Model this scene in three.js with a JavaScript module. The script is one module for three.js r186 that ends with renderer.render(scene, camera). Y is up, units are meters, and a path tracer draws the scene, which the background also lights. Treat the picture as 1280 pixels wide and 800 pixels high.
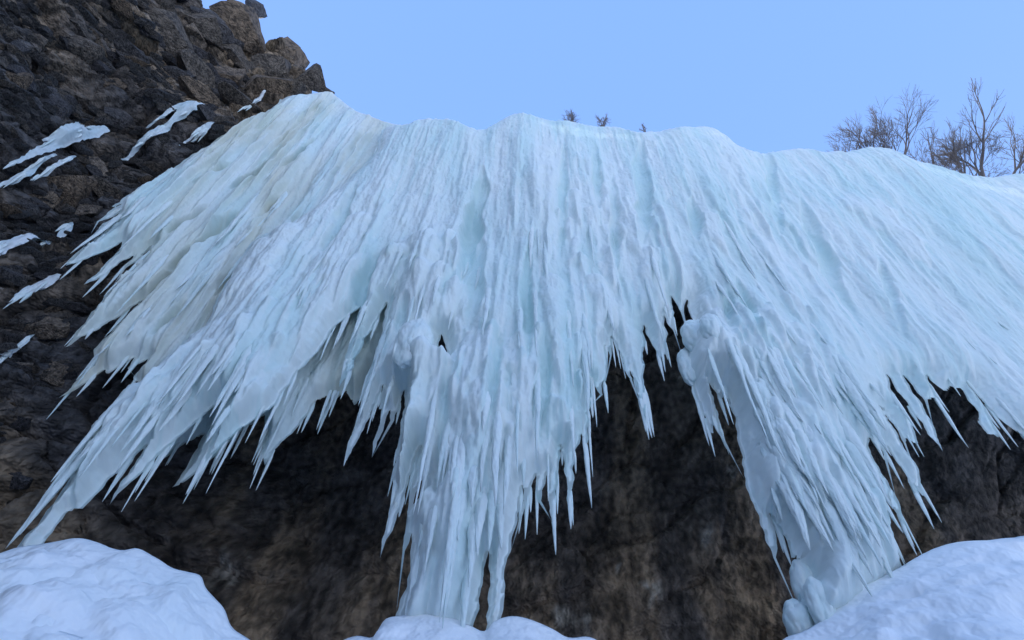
import * as THREE from 'three';
import { ImprovedNoise } from 'three/addons/math/ImprovedNoise.js';
import { mergeGeometries, toCreasedNormals } from 'three/addons/utils/BufferGeometryUtils.js';

// ---------------------------------------------------------------- camera, sky, sun, exposure
const scene = new THREE.Scene();
const PITCH = 55.2, ROLL = 2.9;
const camera = new THREE.PerspectiveCamera(50.4, 1.6, 0.1, 4000);
camera.position.set(0, 1.6, 0);
camera.rotation.order = 'YXZ';
camera.rotation.set(PITCH * Math.PI / 180, 0, ROLL * Math.PI / 180);
camera.updateMatrixWorld(true);
camera.updateProjectionMatrix();

const renderer = new THREE.WebGLRenderer({ antialias: true });
renderer.toneMapping = THREE.LinearToneMapping;
renderer.toneMappingExposure = 1.28;
renderer.shadowMap.enabled = true;
renderer.shadowMap.type = THREE.PCFSoftShadowMap;

{ // clear cold sky: deep blue overhead, paling steadily to the horizon
  const W = 64, H = 128, d = new Float32Array(W * H * 4);
  const zen = [0.215, 0.40, 0.9], mid = [0.278, 0.475, 0.92], hor = [0.80, 0.89, 1.0];
  for (let j = 0; j < H; j++) {
    const el = Math.max(0, ((j + 0.5) / H - 0.5) * Math.PI), q = Math.sin(el);
    const a = Math.pow(1 - q, 2.8), b = Math.min(1, (1 - q) * 2.0);
    for (let i = 0; i < W; i++) {
      const k = (j * W + i) * 4;
      for (let c = 0; c < 3; c++) {
        const base = zen[c] + (mid[c] - zen[c]) * b;
        d[k + c] = base + (hor[c] - base) * a;
      }
      d[k + 3] = 1;
    }
  }
  const sky = new THREE.DataTexture(d, W, H, THREE.RGBAFormat, THREE.FloatType);
  sky.mapping = THREE.EquirectangularReflectionMapping;
  sky.magFilter = THREE.LinearFilter; sky.minFilter = THREE.LinearFilter;
  sky.needsUpdate = true;
  scene.background = sky; scene.environment = sky;
}
// the sun stands behind the cliff, so all that the camera sees lies in its shade
const sun = new THREE.DirectionalLight(new THREE.Color().setRGB(1, 0.94, 0.85), 5.0);
sun.position.set(-52, 104, -85);
sun.target.position.set(0, 0, 0);
sun.castShadow = true;
sun.shadow.mapSize.set(2048, 2048);
Object.assign(sun.shadow.camera, { left: -70, right: 70, top: 70, bottom: -70, near: 1, far: 300 });
scene.add(sun, sun.target);

// ---------------------------------------------------------------- small tools
let seed = 20240117;
const rnd = () => { seed = (seed + 0x6D2B79F5) | 0; let t = Math.imul(seed ^ (seed >>> 15), 1 | seed); t = (t + Math.imul(t ^ (t >>> 7), 61 | t)) ^ t; return ((t ^ (t >>> 14)) >>> 0) / 4294967296; };
const rr = (a, b) => a + (b - a) * rnd();
const IN = new ImprovedNoise();
const noise = (x, y, z) => IN.noise(x + 137.3, y + 71.7, z + 19.1);
const fbm = (x, y, z, n = 4) => { let a = 0, w = 0.5, f = 1; for (let i = 0; i < n; i++) { a += w * noise(x * f, y * f, z * f + i * 7.7); w *= 0.5; f *= 2.03; } return a; };
const clamp = (x, a = 0, b = 1) => x < a ? a : x > b ? b : x;
const sm = (a, b, x) => { const t = clamp((x - a) / (b - a)); return t * t * (3 - 2 * t); };
const mix = (a, b, t) => a + (b - a) * t;
const hash = (i, j, k) => { let h = Math.imul(i, 374761393) + Math.imul(j, 668265263) + Math.imul(k, 2147483647 - 1013904223); h = Math.imul(h ^ (h >>> 13), 1274126177); h = Math.imul(h ^ (h >>> 15), 0x2c1b3c6d); h = Math.imul(h ^ (h >>> 12), 0x297a2d39); return ((h ^ (h >>> 16)) >>> 0) / 4294967296; };
const V3 = (x, y, z) => new THREE.Vector3(x, y, z);
const used = {};
const numbered = (n) => { const k = used[n] = (used[n] ?? -1) + 1; return k ? n + '_' + String(k).padStart(3, '0') : n; };
function tag(o, label, category, group, kind) {
  if (label) o.userData.label = label;
  if (category) o.userData.category = category;
  if (group) o.userData.group = group;
  if (kind) o.userData.kind = kind;
  return o;
}
function meshOf(name, geo, mat, parent = scene) {
  const m = new THREE.Mesh(geo, mat); m.name = name; m.castShadow = m.receiveShadow = true; parent.add(m); return m;
}
const rayOf = (px, py) => V3(px / 640 - 1, 1 - py / 400, 0.5).unproject(camera).sub(camera.position).normalize();

// ---------------------------------------------------------------- the cliff line in plan
// x, z of the ice front, left to right: a wall that bends round towards the viewer on the left
const plan = new THREE.CatmullRomCurve3([
  [-9.5, 16], [-12, 10], [-13.6, 4], [-13.9, -1], [-13.0, -4.6], [-11.0, -7.2], [-8.0, -8.3], [-4, -8.45], [0, -8.4], [5, -8.4], [10, -8.6], [16, -8.5], [22, -7.6], [30, -5], [38, 0]
].map(([x, z]) => V3(x, 0, z)), false, 'centripetal');
const PN = 1400, PL = plan.getLength(), pp = plan.getSpacedPoints(PN), pd = PL / PN;
let s0 = 0; { let b = 1e9; pp.forEach((p, i) => { if (Math.abs(p.x) < b && p.z < 0) { b = Math.abs(p.x); s0 = i * pd; } }); }
const SMIN = -s0 + 0.01, SMAX = PL - s0 - 0.01;
const pnorm = pp.map((_, i) => { const a = pp[Math.max(0, i - 12)], b = pp[Math.min(PN, i + 12)]; return V3(-(b.z - a.z), 0, b.x - a.x).normalize(); });
function at(s, h, off, out = V3(0, 0, 0)) {
  const f = clamp((s + s0) / pd, 0, PN - 1e-6), i = Math.floor(f), t = f - i, a = pp[i], b = pp[i + 1], n = pnorm[i], m = pnorm[i + 1];
  return out.set(mix(a.x, b.x, t) + mix(n.x, m.x, t) * off, h, mix(a.z, b.z, t) + mix(n.z, m.z, t) * off);
}
// a photo pixel gives a direction; the wall (moved out by off) gives the distance
function hit(px, py, off = 0) {
  const r = rayOf(px, py), az = Math.atan2(r.x, -r.z), p = V3(0, 0, 0);
  let a = SMIN + 12, b = SMAX - 3;
  for (let k = 0; k < 40; k++) { const m = (a + b) / 2; at(m, 0, off, p); if (Math.atan2(p.x, -p.z) < az) a = m; else b = m; }
  at((a + b) / 2, 0, off, p);
  return { s: (a + b) / 2, h: camera.position.y + Math.hypot(p.x, p.z) / Math.hypot(r.x, r.z) * r.y };
}
const densify = (poly, step = 6) => { const o = []; for (let i = 0; i < poly.length; i++) { const a = poly[i], b = poly[(i + 1) % poly.length], n = Math.max(1, Math.ceil(Math.hypot(b[0] - a[0], b[1] - a[1]) / step)); for (let k = 0; k < n; k++) o.push([mix(a[0], b[0], k / n), mix(a[1], b[1], k / n)]); } return o; };
const curveOf = (pts, off) => { const q = pts.map(([x, y]) => hit(x, y, off)).map((p) => [p.s, p.h]).sort((a, b) => a[0] - b[0]); return (s) => { if (s <= q[0][0]) return q[0][1]; for (let i = 1; i < q.length; i++) if (s < q[i][0]) return mix(q[i - 1][1], q[i][1], (s - q[i - 1][0]) / (q[i][0] - q[i - 1][0])); return q[q.length - 1][1]; }; };

// ---------------------------------------------------------------- traced outlines (photo pixels)
const iceCrest = [[417, 113], [449, 139], [478, 149], [505, 154], [531, 146], [571, 151], [600, 162], [633, 146], [679, 149], [721, 151], [777, 154], [790, 162], [820, 160], [841, 158], [871, 154], [897, 162], [918, 174], [935, 188], [965, 183], [995, 182], [1027, 192], [1055, 188], [1081, 186], [1137, 197], [1180, 207], [1212, 214], [1280, 211], [1350, 222], [1420, 236], [1500, 262]];
const rockCrest = [[-60, -420], [20, -300], [120, -190], [200, -110], [246, -75], [263, -28], [279, 4], [289, 15], [331, 31], [335, 43], [344, 38], [361, 38], [385, 54], [388, 75], [396, 92], [407, 98], [417, 110]];
const crestIce = curveOf(iceCrest, 0.6), crestRock = curveOf(rockCrest, 0.3);
const sJoin = hit(417, 112, 0.2).s;
const rockTop = (s) => s < sJoin ? crestRock(s) : mix(crestRock(sJoin), crestIce(s) - 0.9, sm(0, 0.8, s - sJoin));

const backSheet = [[449, 139], [417, 113], [394, 115], [375, 119], [351, 121], [338, 134], [323, 144], [300, 152], [279, 164], [262, 178], [243, 187], [215, 207], [184, 226], [160, 240], [143, 253], [139, 258], [160, 247], [132, 264], [118, 277], [152, 262], [130, 276], [113, 289], [146, 274], [100, 310], [82, 328], [95, 325], [125, 312], [154, 299], [140, 318], [105, 351], [120, 345], [150, 325], [168, 314], [152, 335], [170, 322], [190, 303], [175, 322], [150, 345], [131, 364], [115, 385], [80, 429], [110, 412], [140, 395], [177, 368], [150, 395], [116, 430], [116, 442], [74, 491], [100, 475], [128, 456], [134, 463], [166, 442], [156, 458], [182, 443], [166, 468], [186, 490], [200, 540], [199, 571], [225, 550], [252, 536], [236, 568], [213, 603], [232, 592], [250, 578], [301, 535], [330, 515], [328, 552], [331, 577], [345, 555], [375, 521], [395, 494], [412, 488], [408, 501], [431, 484], [443, 501], [452, 490], [480, 440], [545, 405], [575, 330], [560, 190], [505, 156]];
const frontSheet = [...iceCrest.slice(2, 27), [1350, 222], [1420, 236], [1500, 262], [1520, 420], [1500, 600], [1440, 600], [1400, 575], [1370, 590], [1340, 560], [1300, 555], [1276, 538], [1250, 519], [1230, 497], [1209, 472], [1225, 495], [1238, 518], [1252, 543], [1240, 541], [1226, 526], [1224, 512], [1215, 502], [1205, 484], [1190, 480], [1184, 487], [1172, 476], [1160, 463], [1175, 493], [1160, 497], [1145, 478], [1130, 459], [1160, 510], [1184, 560], [1163, 538], [1130, 490], [1107, 457], [1126, 499], [1143, 525], [1151, 554], [1137, 545], [1134, 551], [1115, 520], [1100, 502], [1111, 517], [1149, 581], [1164, 629], [1146, 598], [1152, 620], [1138, 600], [1120, 570], [1103, 544], [1107, 558], [1113, 582], [1101, 557], [1088, 545], [1084, 555], [1116, 606], [1139, 660], [1104, 610], [1087, 568], [1102, 619], [1130, 705], [1130, 730], [1060, 792], [1008, 792], [1002, 765], [998, 737], [1006, 720], [996, 692], [993, 705], [980, 670], [963, 639], [971, 680], [969, 703], [955, 665], [944, 630], [933, 600], [924, 547], [906, 486], [903, 499], [887, 474], [897, 515], [908, 555], [893, 527], [891, 544], [880, 510], [869, 480], [856, 461], [854, 439], [862, 414], [866, 396], [858, 368], [856, 392], [848, 378], [840, 365], [843, 385], [844, 412], [838, 402], [832, 390], [835, 420], [834, 435], [828, 442], [812, 420], [807, 397], [806, 442], [808, 521], [800, 490], [790, 455], [789, 478], [782, 452], [774, 430], [767, 414], [764, 445], [758, 426], [759, 455], [760, 497], [756, 470], [753, 494], [747, 480], [740, 469], [736, 517], [734, 560], [726, 538], [720, 562], [714, 631], [702, 554], [697, 592], [689, 648], [682, 587], [673, 637], [669, 590], [657, 635], [654, 598], [650, 630], [638, 671], [632, 720], [628, 750], [622, 797], [606, 797], [612, 720], [610, 682], [600, 740], [589, 797], [488, 797], [493, 770], [508, 734], [512, 700], [515, 666], [508, 685], [502, 701], [509, 636], [526, 622], [531, 590], [518, 621], [513, 615], [520, 580], [525, 552], [510, 605], [492, 660], [475, 694], [491, 619], [495, 570], [502, 517], [507, 474], [497, 505], [487, 532], [487, 504], [475, 545], [462, 567], [474, 525], [484, 480], [477, 505], [470, 521], [479, 475], [465, 505], [446, 550], [431, 571], [452, 491], [475, 420], [484, 372], [470, 395], [455, 420], [440, 452], [425, 479], [435, 430], [450, 378], [420, 400], [398, 434], [365, 470], [344, 502], [322, 520], [301, 535], [275, 558], [252, 577], [264, 548], [278, 498], [240, 530], [195, 568], [165, 600], [135, 627], [160, 588], [184, 553], [133, 601], [102, 635], [86, 638], [51, 677], [38, 705], [8, 705], [20, 683], [70, 623], [100, 574], [104, 549], [148, 499], [180, 472], [210, 443], [236, 420], [259, 401], [268, 377], [288, 340], [315, 296], [345, 286], [371, 271], [400, 250], [430, 223], [455, 200], [470, 185]];
const frontHoles = [[[553, 414], [543, 438], [549, 447], [556, 453], [557, 435]]];
const colCentre = [[500, 440], [740, 440], [740, 660], [640, 810], [480, 810], [470, 700]];
const colRight = [[850, 400], [1000, 400], [1085, 545], [1140, 720], [1060, 810], [990, 810], [930, 620]];
const colLeft = [[104, 549], [190, 552], [60, 720], [0, 720]];

// ---------------------------------------------------------------- materials
function noiseTexture(n, fn) {
  const d = new Uint8Array(n * n * 4);
  for (let j = 0; j < n; j++) for (let i = 0; i < n; i++) { const v = clamp(fn(i / n, j / n)) * 255, k = (j * n + i) * 4; d[k] = d[k + 1] = d[k + 2] = v; d[k + 3] = 255; }
  const t = new THREE.DataTexture(d, n, n, THREE.RGBAFormat); t.wrapS = t.wrapT = THREE.RepeatWrapping; t.magFilter = t.minFilter = THREE.LinearFilter; t.needsUpdate = true; return t;
}
const tor = (u, v, f, g = f, o = 0) => { // gradient noise that repeats over the tile, f by g cells
  const x = u * f, y = v * g, i = Math.floor(x), j = Math.floor(y), a = x - i, b = y - j, e = (t) => t * t * t * (t * (t * 6 - 15) + 10);
  const gr = (ii, jj, dx, dy) => { const k = hash(((ii % f) + f) % f, ((jj % g) + g) % g, o * 17 + 5) * 6.2832; return Math.cos(k) * dx + Math.sin(k) * dy; };
  return 1.4 * mix(mix(gr(i, j, a, b), gr(i + 1, j, a - 1, b), e(a)), mix(gr(i, j + 1, a, b - 1), gr(i + 1, j + 1, a - 1, b - 1), e(a)), e(b));
};
const iceBump = noiseTexture(512, (u, v) => 0.5 + 0.45 * tor(u, v, 13, 6, 1) + 0.4 * tor(u, v, 27, 14, 2) + 0.22 * tor(u, v, 48, 30, 3));
iceBump.repeat.set(1 / 2.2, 1 / 2.9);
const rockBump = noiseTexture(512, (u, v) => 0.5 + 0.45 * tor(u, v, 9, 5, 4) + 0.4 * tor(u, v, 23, 13, 5) + 0.25 * tor(u, v, 47, 30, 6));
rockBump.repeat.set(1 / 2.3, 1 / 1.9);
const rockTone = noiseTexture(512, (u, v) => 0.84 + 0.3 * tor(u, v, 7, 4, 7) + 0.34 * tor(u, v, 23, 13, 8));
rockTone.repeat.set(1 / 2.9, 1 / 2.6); rockTone.colorSpace = THREE.SRGBColorSpace;
const mIce = new THREE.MeshPhysicalMaterial({ vertexColors: true, roughness: 0.92, clearcoat: 0.5, clearcoatRoughness: 0.35, transmission: 0.13, thickness: 0, ior: 1.31, bumpMap: iceBump, bumpScale: 0.028 });
const mSnow = new THREE.MeshPhysicalMaterial({ vertexColors: true, roughness: 0.6, ior: 1.31, bumpMap: iceBump, bumpScale: 0.022 });
const mRock = new THREE.MeshStandardMaterial({ vertexColors: true, roughness: 0.82, bumpMap: rockBump, bumpScale: 0.08, map: rockTone });
const mGround = new THREE.MeshStandardMaterial({ color: new THREE.Color().setRGB(0.84, 0.86, 0.88), roughness: 0.8, bumpMap: iceBump, bumpScale: 0.03 });
const mBark = new THREE.MeshStandardMaterial({ color: new THREE.Color().setRGB(0.18, 0.16, 0.16), roughness: 0.9 });  // bark lightened, with haze put into its colour

// ---------------------------------------------------------------- rock
const dirPx = (x0, y0, x1, y1) => { const a = hit(x0, y0), b = hit(x1, y1); const d = new THREE.Vector2(b.s - a.s, b.h - a.h); return d.normalize(); };
const bed = dirPx(90, 90, 190, 140);            // bedding of the rock on the left
function blocks(s, h, size, aniso, salt, out) { // flat-faced blocks: height of the block under (s, h) and the distance to its edge
  const u = (s * bed.x + h * bed.y) / (size * aniso), v = (-s * bed.y + h * bed.x) / size, i = Math.floor(u), j = Math.floor(v);
  let f1 = 9, f2 = 9, bi = 0, bj = 0, bu = 0, bv = 0;
  for (let a = -1; a < 2; a++) for (let b = -1; b < 2; b++) {
    const x = i + a + 0.1 + 0.8 * hash(i + a, j + b, salt), y = j + b + 0.1 + 0.8 * hash(i + a, j + b, salt + 1), d = Math.abs(x - u) * 0.75 + Math.hypot(x - u, y - v) * 0.5 + Math.abs(y - v) * 0.5;
    if (d < f1) { f2 = f1; f1 = d; bi = i + a; bj = j + b; bu = u - x; bv = v - y; } else if (d < f2) f2 = d;
  }
  const r = hash(bi, bj, salt + 2);
  out.z = r - 0.5 + (hash(bi, bj, salt + 3) - 0.5) * bu * 0.9 + (hash(bi, bj, salt + 4) - 0.62) * bv * 0.9 - 0.5 * (1 - sm(0, 0.16, f2 - f1));
  out.r = hash(bi, bj, salt + 5); out.e = f2 - f1;
}
const B = [{}, {}, {}];
const caveAt = (s) => sm(-9.2, -3.8, s) * (1 - 0.45 * sm(10, 16, s));
const rockOut = { off: 0, r: 0, g: 0, b: 0 };
const pale = [[260, 645, 26, 60], [238, 700, 16, 30], [700, 772, 30, 30], [735, 775, 12, 25], [820, 742, 26, 34], [880, 668, 22, 34], [905, 618, 16, 14], [775, 700, 9, 30], [1225, 590, 12, 12], [200, 640, 18, 40], [160, 655, 20, 26], [30, 610, 26, 34], [830, 535, 10, 6], [415, 545, 8, 8], [850, 548, 10, 5]].map(([x, y, w, d]) => { const p = hit(x, y, -3.6 * sm(150, 420, x)); const q = hit(x + w, y, -3.6 * sm(150, 420, x)); return [p.s, p.h, Math.max(0.15, Math.abs(q.s - p.s)), d / w]; });
function rockAt(s, h) {
  const cave = caveAt(s), low = 1 - sm(10.5, 17.5, h + 1.2 * noise(s * 0.3, h * 0.2, 4)), rec = cave * low;
  const top = rockTop(s), rough = mix(1, 0.32, rec);
  blocks(s + 0.5 * noise(s * 0.5, h * 0.5, 1), h + 0.5 * noise(s * 0.5, h * 0.5, 9), 1.5, 1.7, 11, B[0]);
  blocks(s + 0.25 * noise(s, h, 2), h + 0.25 * noise(s, h, 6), 0.62, 2.0, 31, B[1]);
  blocks(s + 0.1 * noise(s * 2, h * 2, 3), h, 0.26, 2.1, 57, B[2]);
  let off = -0.35 + 0.9 * noise(s * 0.17, h * 0.15, 0.5) * (1 - rec * 0.4) + rough * (0.75 * B[0].z + 0.34 * B[1].z + 0.12 * B[2].z) + 0.12 * fbm(s * 1.3, h * 1.1, 3.3, 3);
  if (s > sJoin - 1) off = mix(off, Math.min(off, -0.55) * 1 , sm(sJoin - 1, sJoin + 1, s) * (1 - rec));
  off -= rec * 3.1 + rec * 0.9 * noise(s * 0.3, h * 0.22, 8) - rec * 0.35 * fbm(s * 0.9, h * 0.35, 12, 3);
  const roll = clamp((top - h) / 1.6); off -= (1 - Math.sqrt(1 - (1 - roll) * (1 - roll))) * 0.9;
  // colour of the stone: dark schist, browner and paler blocks, wet dark streaks and mineral marks in the cave
  const brown = sm(-0.12, 0.42, fbm(s * 0.33, h * 0.27, 21, 3) + 0.35 * sm(18, 26, h) * sm(-15, -11, s) + 0.5 * (1 - sm(8, 13, h)) * (1 - cave));
  const light = Math.max(0.35, 0.98 + 1.1 * fbm(s * 1.5, h * 1.5, 41, 5)); // mottled stone, the same on every side of a block
  let r = mix(0.088, 0.26, brown) * light, g = mix(0.084, 0.195, brown) * light, b = mix(0.086, 0.13, brown) * light;
  if (rec > 0.02) {
    const st = sm(-0.06, 0.24, fbm(s * 0.8 + 0.3 * noise(s, h * 0.2, 5), h * 0.12, 61, 4)), bl = Math.max(0.3, 0.8 + 1.1 * fbm(s * 1.1, h * 0.8, 71, 4) + 0.5 * noise(s * 2.6, h * 2.6, 77));
    const cr = mix(0.19, 0.47, st) * bl, cg = mix(0.155, 0.34, st) * bl, cb = mix(0.13, 0.22, st) * bl;
    r = mix(r, cr, rec * 0.85); g = mix(g, cg, rec * 0.85); b = mix(b, cb, rec * 0.85);
  }
  for (const [ps, ph, pw, k] of pale) {
    const ds = (s - ps) / pw, dh = (h - ph) / (pw * k);
    if (Math.abs(ds) < 2 && Math.abs(dh) < 2) { const m = sm(0.5, 0.68, (1 - Math.hypot(ds, dh) * 0.6) * 0.7 + 0.75 * fbm(s * 3 + dh, h * 1.3 - ds, 81, 4)); r = mix(r, 0.55, m); g = mix(g, 0.49, m); b = mix(b, 0.41, m); }
  }
  rockOut.off = off; rockOut.r = Math.max(0.012, r); rockOut.g = Math.max(0.012, g); rockOut.b = Math.max(0.012, b);
  return rockOut;
}
function rockFace(name, sa, sb, ns, nh, parent) {
  const pos = new Float32Array((ns + 1) * (nh + 1) * 3), col = new Float32Array(pos.length), uv = new Float32Array(pos.length / 3 * 2), idx = [], p = V3(0, 0, 0);
  for (let i = 0; i <= ns; i++) {
    const s = mix(sa, sb, i / ns), top = rockTop(s);
    for (let j = 0; j <= nh; j++) {
      const h = mix(0, top, j / nh), k = i * (nh + 1) + j, o = rockAt(s, h);
      at(s, h, o.off, p); pos.set([p.x, p.y, p.z], k * 3); col.set([o.r, o.g, o.b], k * 3); uv.set([s, h + 0.8 * o.off], k * 2);
      if (i < ns && j < nh) { const a = k, b = k + nh + 1; idx.push(a, b, b + 1, a, b + 1, a + 1); }
    }
  }
  const g = new THREE.BufferGeometry(); g.setAttribute('position', new THREE.BufferAttribute(pos, 3)); g.setAttribute('color', new THREE.BufferAttribute(col, 3)); g.setAttribute('uv', new THREE.BufferAttribute(uv, 2)); g.setIndex(idx); g.computeVertexNormals();
  return meshOf(name, g, mRock, parent);
}
const cliff = new THREE.Group(); cliff.name = 'cliff'; scene.add(cliff);
tag(cliff, 'dark fractured rock cliff with an overhang behind the ice', 'cliff', null, 'structure');
const sSplit = -5.5;
rockFace('rock_face', -19, sSplit + 0.12, 300, 520, cliff);
rockFace('overhang_wall', sSplit - 0.12, 20.2, 380, 360, cliff);
rockFace('rock_flank', SMIN, -18.8, 110, 160, cliff);
rockFace('rock_flank', 20, SMAX, 120, 130, cliff);

// frozen seeps on the rock beside the fall: outlines (photo pixels)
const seeps = [
  ['long white tongue of ice on the rock, rounded at its upper end', [[5, 208], [40, 186], [62, 176], [40, 180], [48, 172], [80, 159], [118, 152], [138, 157], [141, 165], [128, 174], [98, 184], [60, 196], [20, 206]]],
  ['thin slanting ice streak below the long rounded ice tongue', [[-12, 240], [5, 226], [30, 214], [56, 200], [63, 204], [48, 214], [38, 226], [18, 234], [0, 240]]],
  ['narrow ice sliver beside the slanting ice streak on rock', [[24, 234], [50, 218], [70, 207], [90, 203], [82, 213], [60, 222], [36, 232]]],
  ['forked ice tongue on the rock next to the yellowish ice curtain', [[151, 191], [180, 175], [205, 164], [213, 157], [190, 160], [173, 163], [192, 153], [212, 147], [232, 148], [252, 160], [240, 168], [215, 172], [200, 182], [178, 187]]],
  ['ragged comb of small ice spikes at the curtain edge', [[220, 180], [236, 170], [254, 162], [272, 162], [262, 170], [244, 186], [252, 174], [236, 182], [244, 173]]],
  ['broad blunt ice tongue on the rock under the streaks', [[-14, 318], [0, 305], [22, 296], [50, 288], [62, 290], [50, 302], [24, 314], [4, 324], [-14, 332]]],
  ['slim ice blade rising beside the broad blunt tongue', [[38, 316], [56, 302], [72, 290], [80, 272], [90, 264], [92, 284], [78, 298], [58, 310]]],
  ['grey ice tongue with a frayed end, lowest on the rock', [[14, 387], [34, 370], [60, 356], [84, 347], [96, 349], [86, 360], [66, 371], [48, 382], [34, 391], [36, 383]]],
  ['small ice patch just under the brown boulders at the crest', [[300, 146], [308, 139], [318, 132], [328, 131], [324, 138], [312, 144]]],
  ['faint frost streak on dark rock beside the folded brown rock', [[-6, 452], [10, 436], [34, 420], [44, 420], [30, 436], [10, 452]]],
];
const inSeep = (x, y) => seeps.some(([, p]) => [[0, 0], [14, 0], [-14, 0], [0, 12], [0, -12], [14, -10]].some(([a, b]) => inPoly(p, x + a, y + b)));
// loose-looking blocks that stand proud of the face
const blockGeos = [];
for (let v = 0; v < 14; v++) {
  const g = new THREE.IcosahedronGeometry(1, 3), P = g.attributes.position, planes = [];
  for (let k = 0; k < 15; k++) planes.push([V3(rr(-1, 1), rr(-1, 1), rr(-1, 1)).normalize(), rr(0.36, 0.66)]);
  const q = V3(0, 0, 0), col = new Float32Array(P.count * 3), uv = g.attributes.uv;
  for (let i = 0; i < P.count; i++) {
    q.fromBufferAttribute(P, i);
    for (const [n, d] of planes) { const e = q.dot(n) - d; if (e > 0) q.addScaledVector(n, -e); }
    q.multiplyScalar(1.45 * (1 + 0.05 * fbm(q.x * 3 + v * 9, q.y * 3, q.z * 3, 3)));
    P.setXYZ(i, q.x, q.y, q.z);
    const c = 0.85 + 0.6 * fbm(q.x * 2 + v, q.y * 2, q.z * 2 + 5, 4); col.set([c, c, c], i * 3);
  }
  g.setAttribute('color', new THREE.BufferAttribute(col, 3)); g.deleteAttribute('normal'); g.computeVertexNormals();
  for (let i = 0; i < P.count; i += 3) { const n = g.attributes.normal, ax = Math.abs(n.getX(i)), ay = Math.abs(n.getY(i)), az = Math.abs(n.getZ(i)); for (let k = i; k < i + 3; k++) ax > ay && ax > az ? uv.setXY(k, P.getY(k) * 1.3, P.getZ(k) * 1.3) : ay > az ? uv.setXY(k, P.getX(k) * 1.3, P.getZ(k) * 1.3) : uv.setXY(k, P.getX(k) * 1.3, P.getY(k) * 1.3); }
  blockGeos.push(toCreasedNormals(g, 0.3));
}
const blockMats = [[0.062, 0.061, 0.066], [0.085, 0.075, 0.065], [0.115, 0.09, 0.066], [0.15, 0.125, 0.10], [0.048, 0.047, 0.053], [0.20, 0.175, 0.15]].map(([r, g, b]) => { const m = mRock.clone(); m.color = new THREE.Color().setRGB(r * 2.0, g * 1.9, b * 1.8); return m; });
function rockBlock(px, py, wPx, kPx, tilt, mat, out = 0.1) {
  const o0 = hit(px, py, 0), o = rockAt(o0.s, o0.h).off, q = hit(px, py, o), p = at(q.s, q.h, o - 0.02), n = at(q.s, q.h, o + 1).sub(at(q.s, q.h, o));
  const d = p.distanceTo(camera.position), m = meshOf('rock', blockGeos[Math.floor(rnd() * blockGeos.length)], blockMats[mat], cliff);
  const a = at(q.s + 0.05, q.h, o).sub(at(q.s - 0.05, q.h, o)).normalize(), along = a.clone().multiplyScalar(Math.cos(tilt)).addScaledVector(V3(0, 1, 0), Math.sin(tilt));
  const up = n.clone().cross(along).normalize(), M = new THREE.Matrix4().makeBasis(along, up, n.clone());
  m.quaternion.setFromRotationMatrix(M).multiply(new THREE.Quaternion().setFromEuler(new THREE.Euler(rr(-0.3, 0.3), rr(-0.3, 0.3), rr(-0.2, 0.2))));
  const w = wPx / 850 * d / 2; m.scale.set(w * 1.25, w * kPx * 1.25, w * mix(0.6, 0.9, rnd())); m.position.copy(p).addScaledVector(n, out * w);
  return m;
}
const bedTilt = Math.atan2(bed.y, bed.x);
for (const [x, y, w, k, t, m, o] of [[305, 34, 62, 0.62, -0.5, 2, 0.35], [362, 64, 52, 0.95, 0.3, 2, 0.45], [346, 78, 44, 0.8, 0.6, 1, 0.4], [322, 72, 48, 0.9, 0.2, 2, 0.35], [386, 92, 34, 0.8, 0.5, 1, 0.4], [404, 104, 26, 0.7, 0.2, 1, 0.4], [291, 62, 40, 0.8, -0.3, 1, 0.2], [280, 92, 56, 0.8, 0.2, 2, 0.2], [330, 102, 52, 0.7, 0.1, 2, 0.25], [250, 26, 56, 0.6, -0.4, 1, 0.1], [215, 40, 60, 0.6, -0.4, 1, 0.1], [246, 82, 46, 0.7, 0, 1, 0.1], [358, 100, 40, 0.7, 0.1, 1, 0.3], [300, 118, 44, 0.6, -0.1, 1, 0.2], [118, 222, 44, 0.5, -0.6, 3, 0.3], [60, 250, 40, 0.8, 0.3, 3, 0.1], [108, 262, 26, 0.8, 0.4, 3, 0.1], [75, 470, 36, 0.9, 0.5, 3, 0.1]]) rockBlock(x, y < 120 ? y + 9 : y, y < 120 ? w * 0.85 : w, k, bedTilt + t, m, o * 0.3);
{ // scattered over the face, denser towards the top left
  let made = 0;
  for (let k = 0; k < 4000 && made < 265; k++) {
    const x = rr(-10, 330), y = rr(-10, 660);
    const edge = y < 115 ? 400 : y < 250 ? 417 - (y - 113) * 2.05 : y < 480 ? 118 - (y - 250) * 0.12 : 90 - (y - 480) * 0.42;
    if (inSeep(x, y) || x > edge || (y > 480 && rnd() < 0.6) || (x > 250 && y < 110 && rnd() < 0.6)) continue;
    const big = rnd(), w = big < 0.66 ? rr(12, 22) : big < 0.94 ? rr(22, 33) : rr(33, 48);
    rockBlock(x, y, w, rr(0.3, 0.7), bedTilt + rr(-0.5, 0.5), rnd() < 0.42 ? 0 : rnd() < 0.4 ? 4 : rnd() < 0.55 ? 1 : rnd() < 0.7 ? 2 : rnd() < 0.75 ? 3 : 5, rr(-0.15, 0.2)); made++;
  }
}

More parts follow.
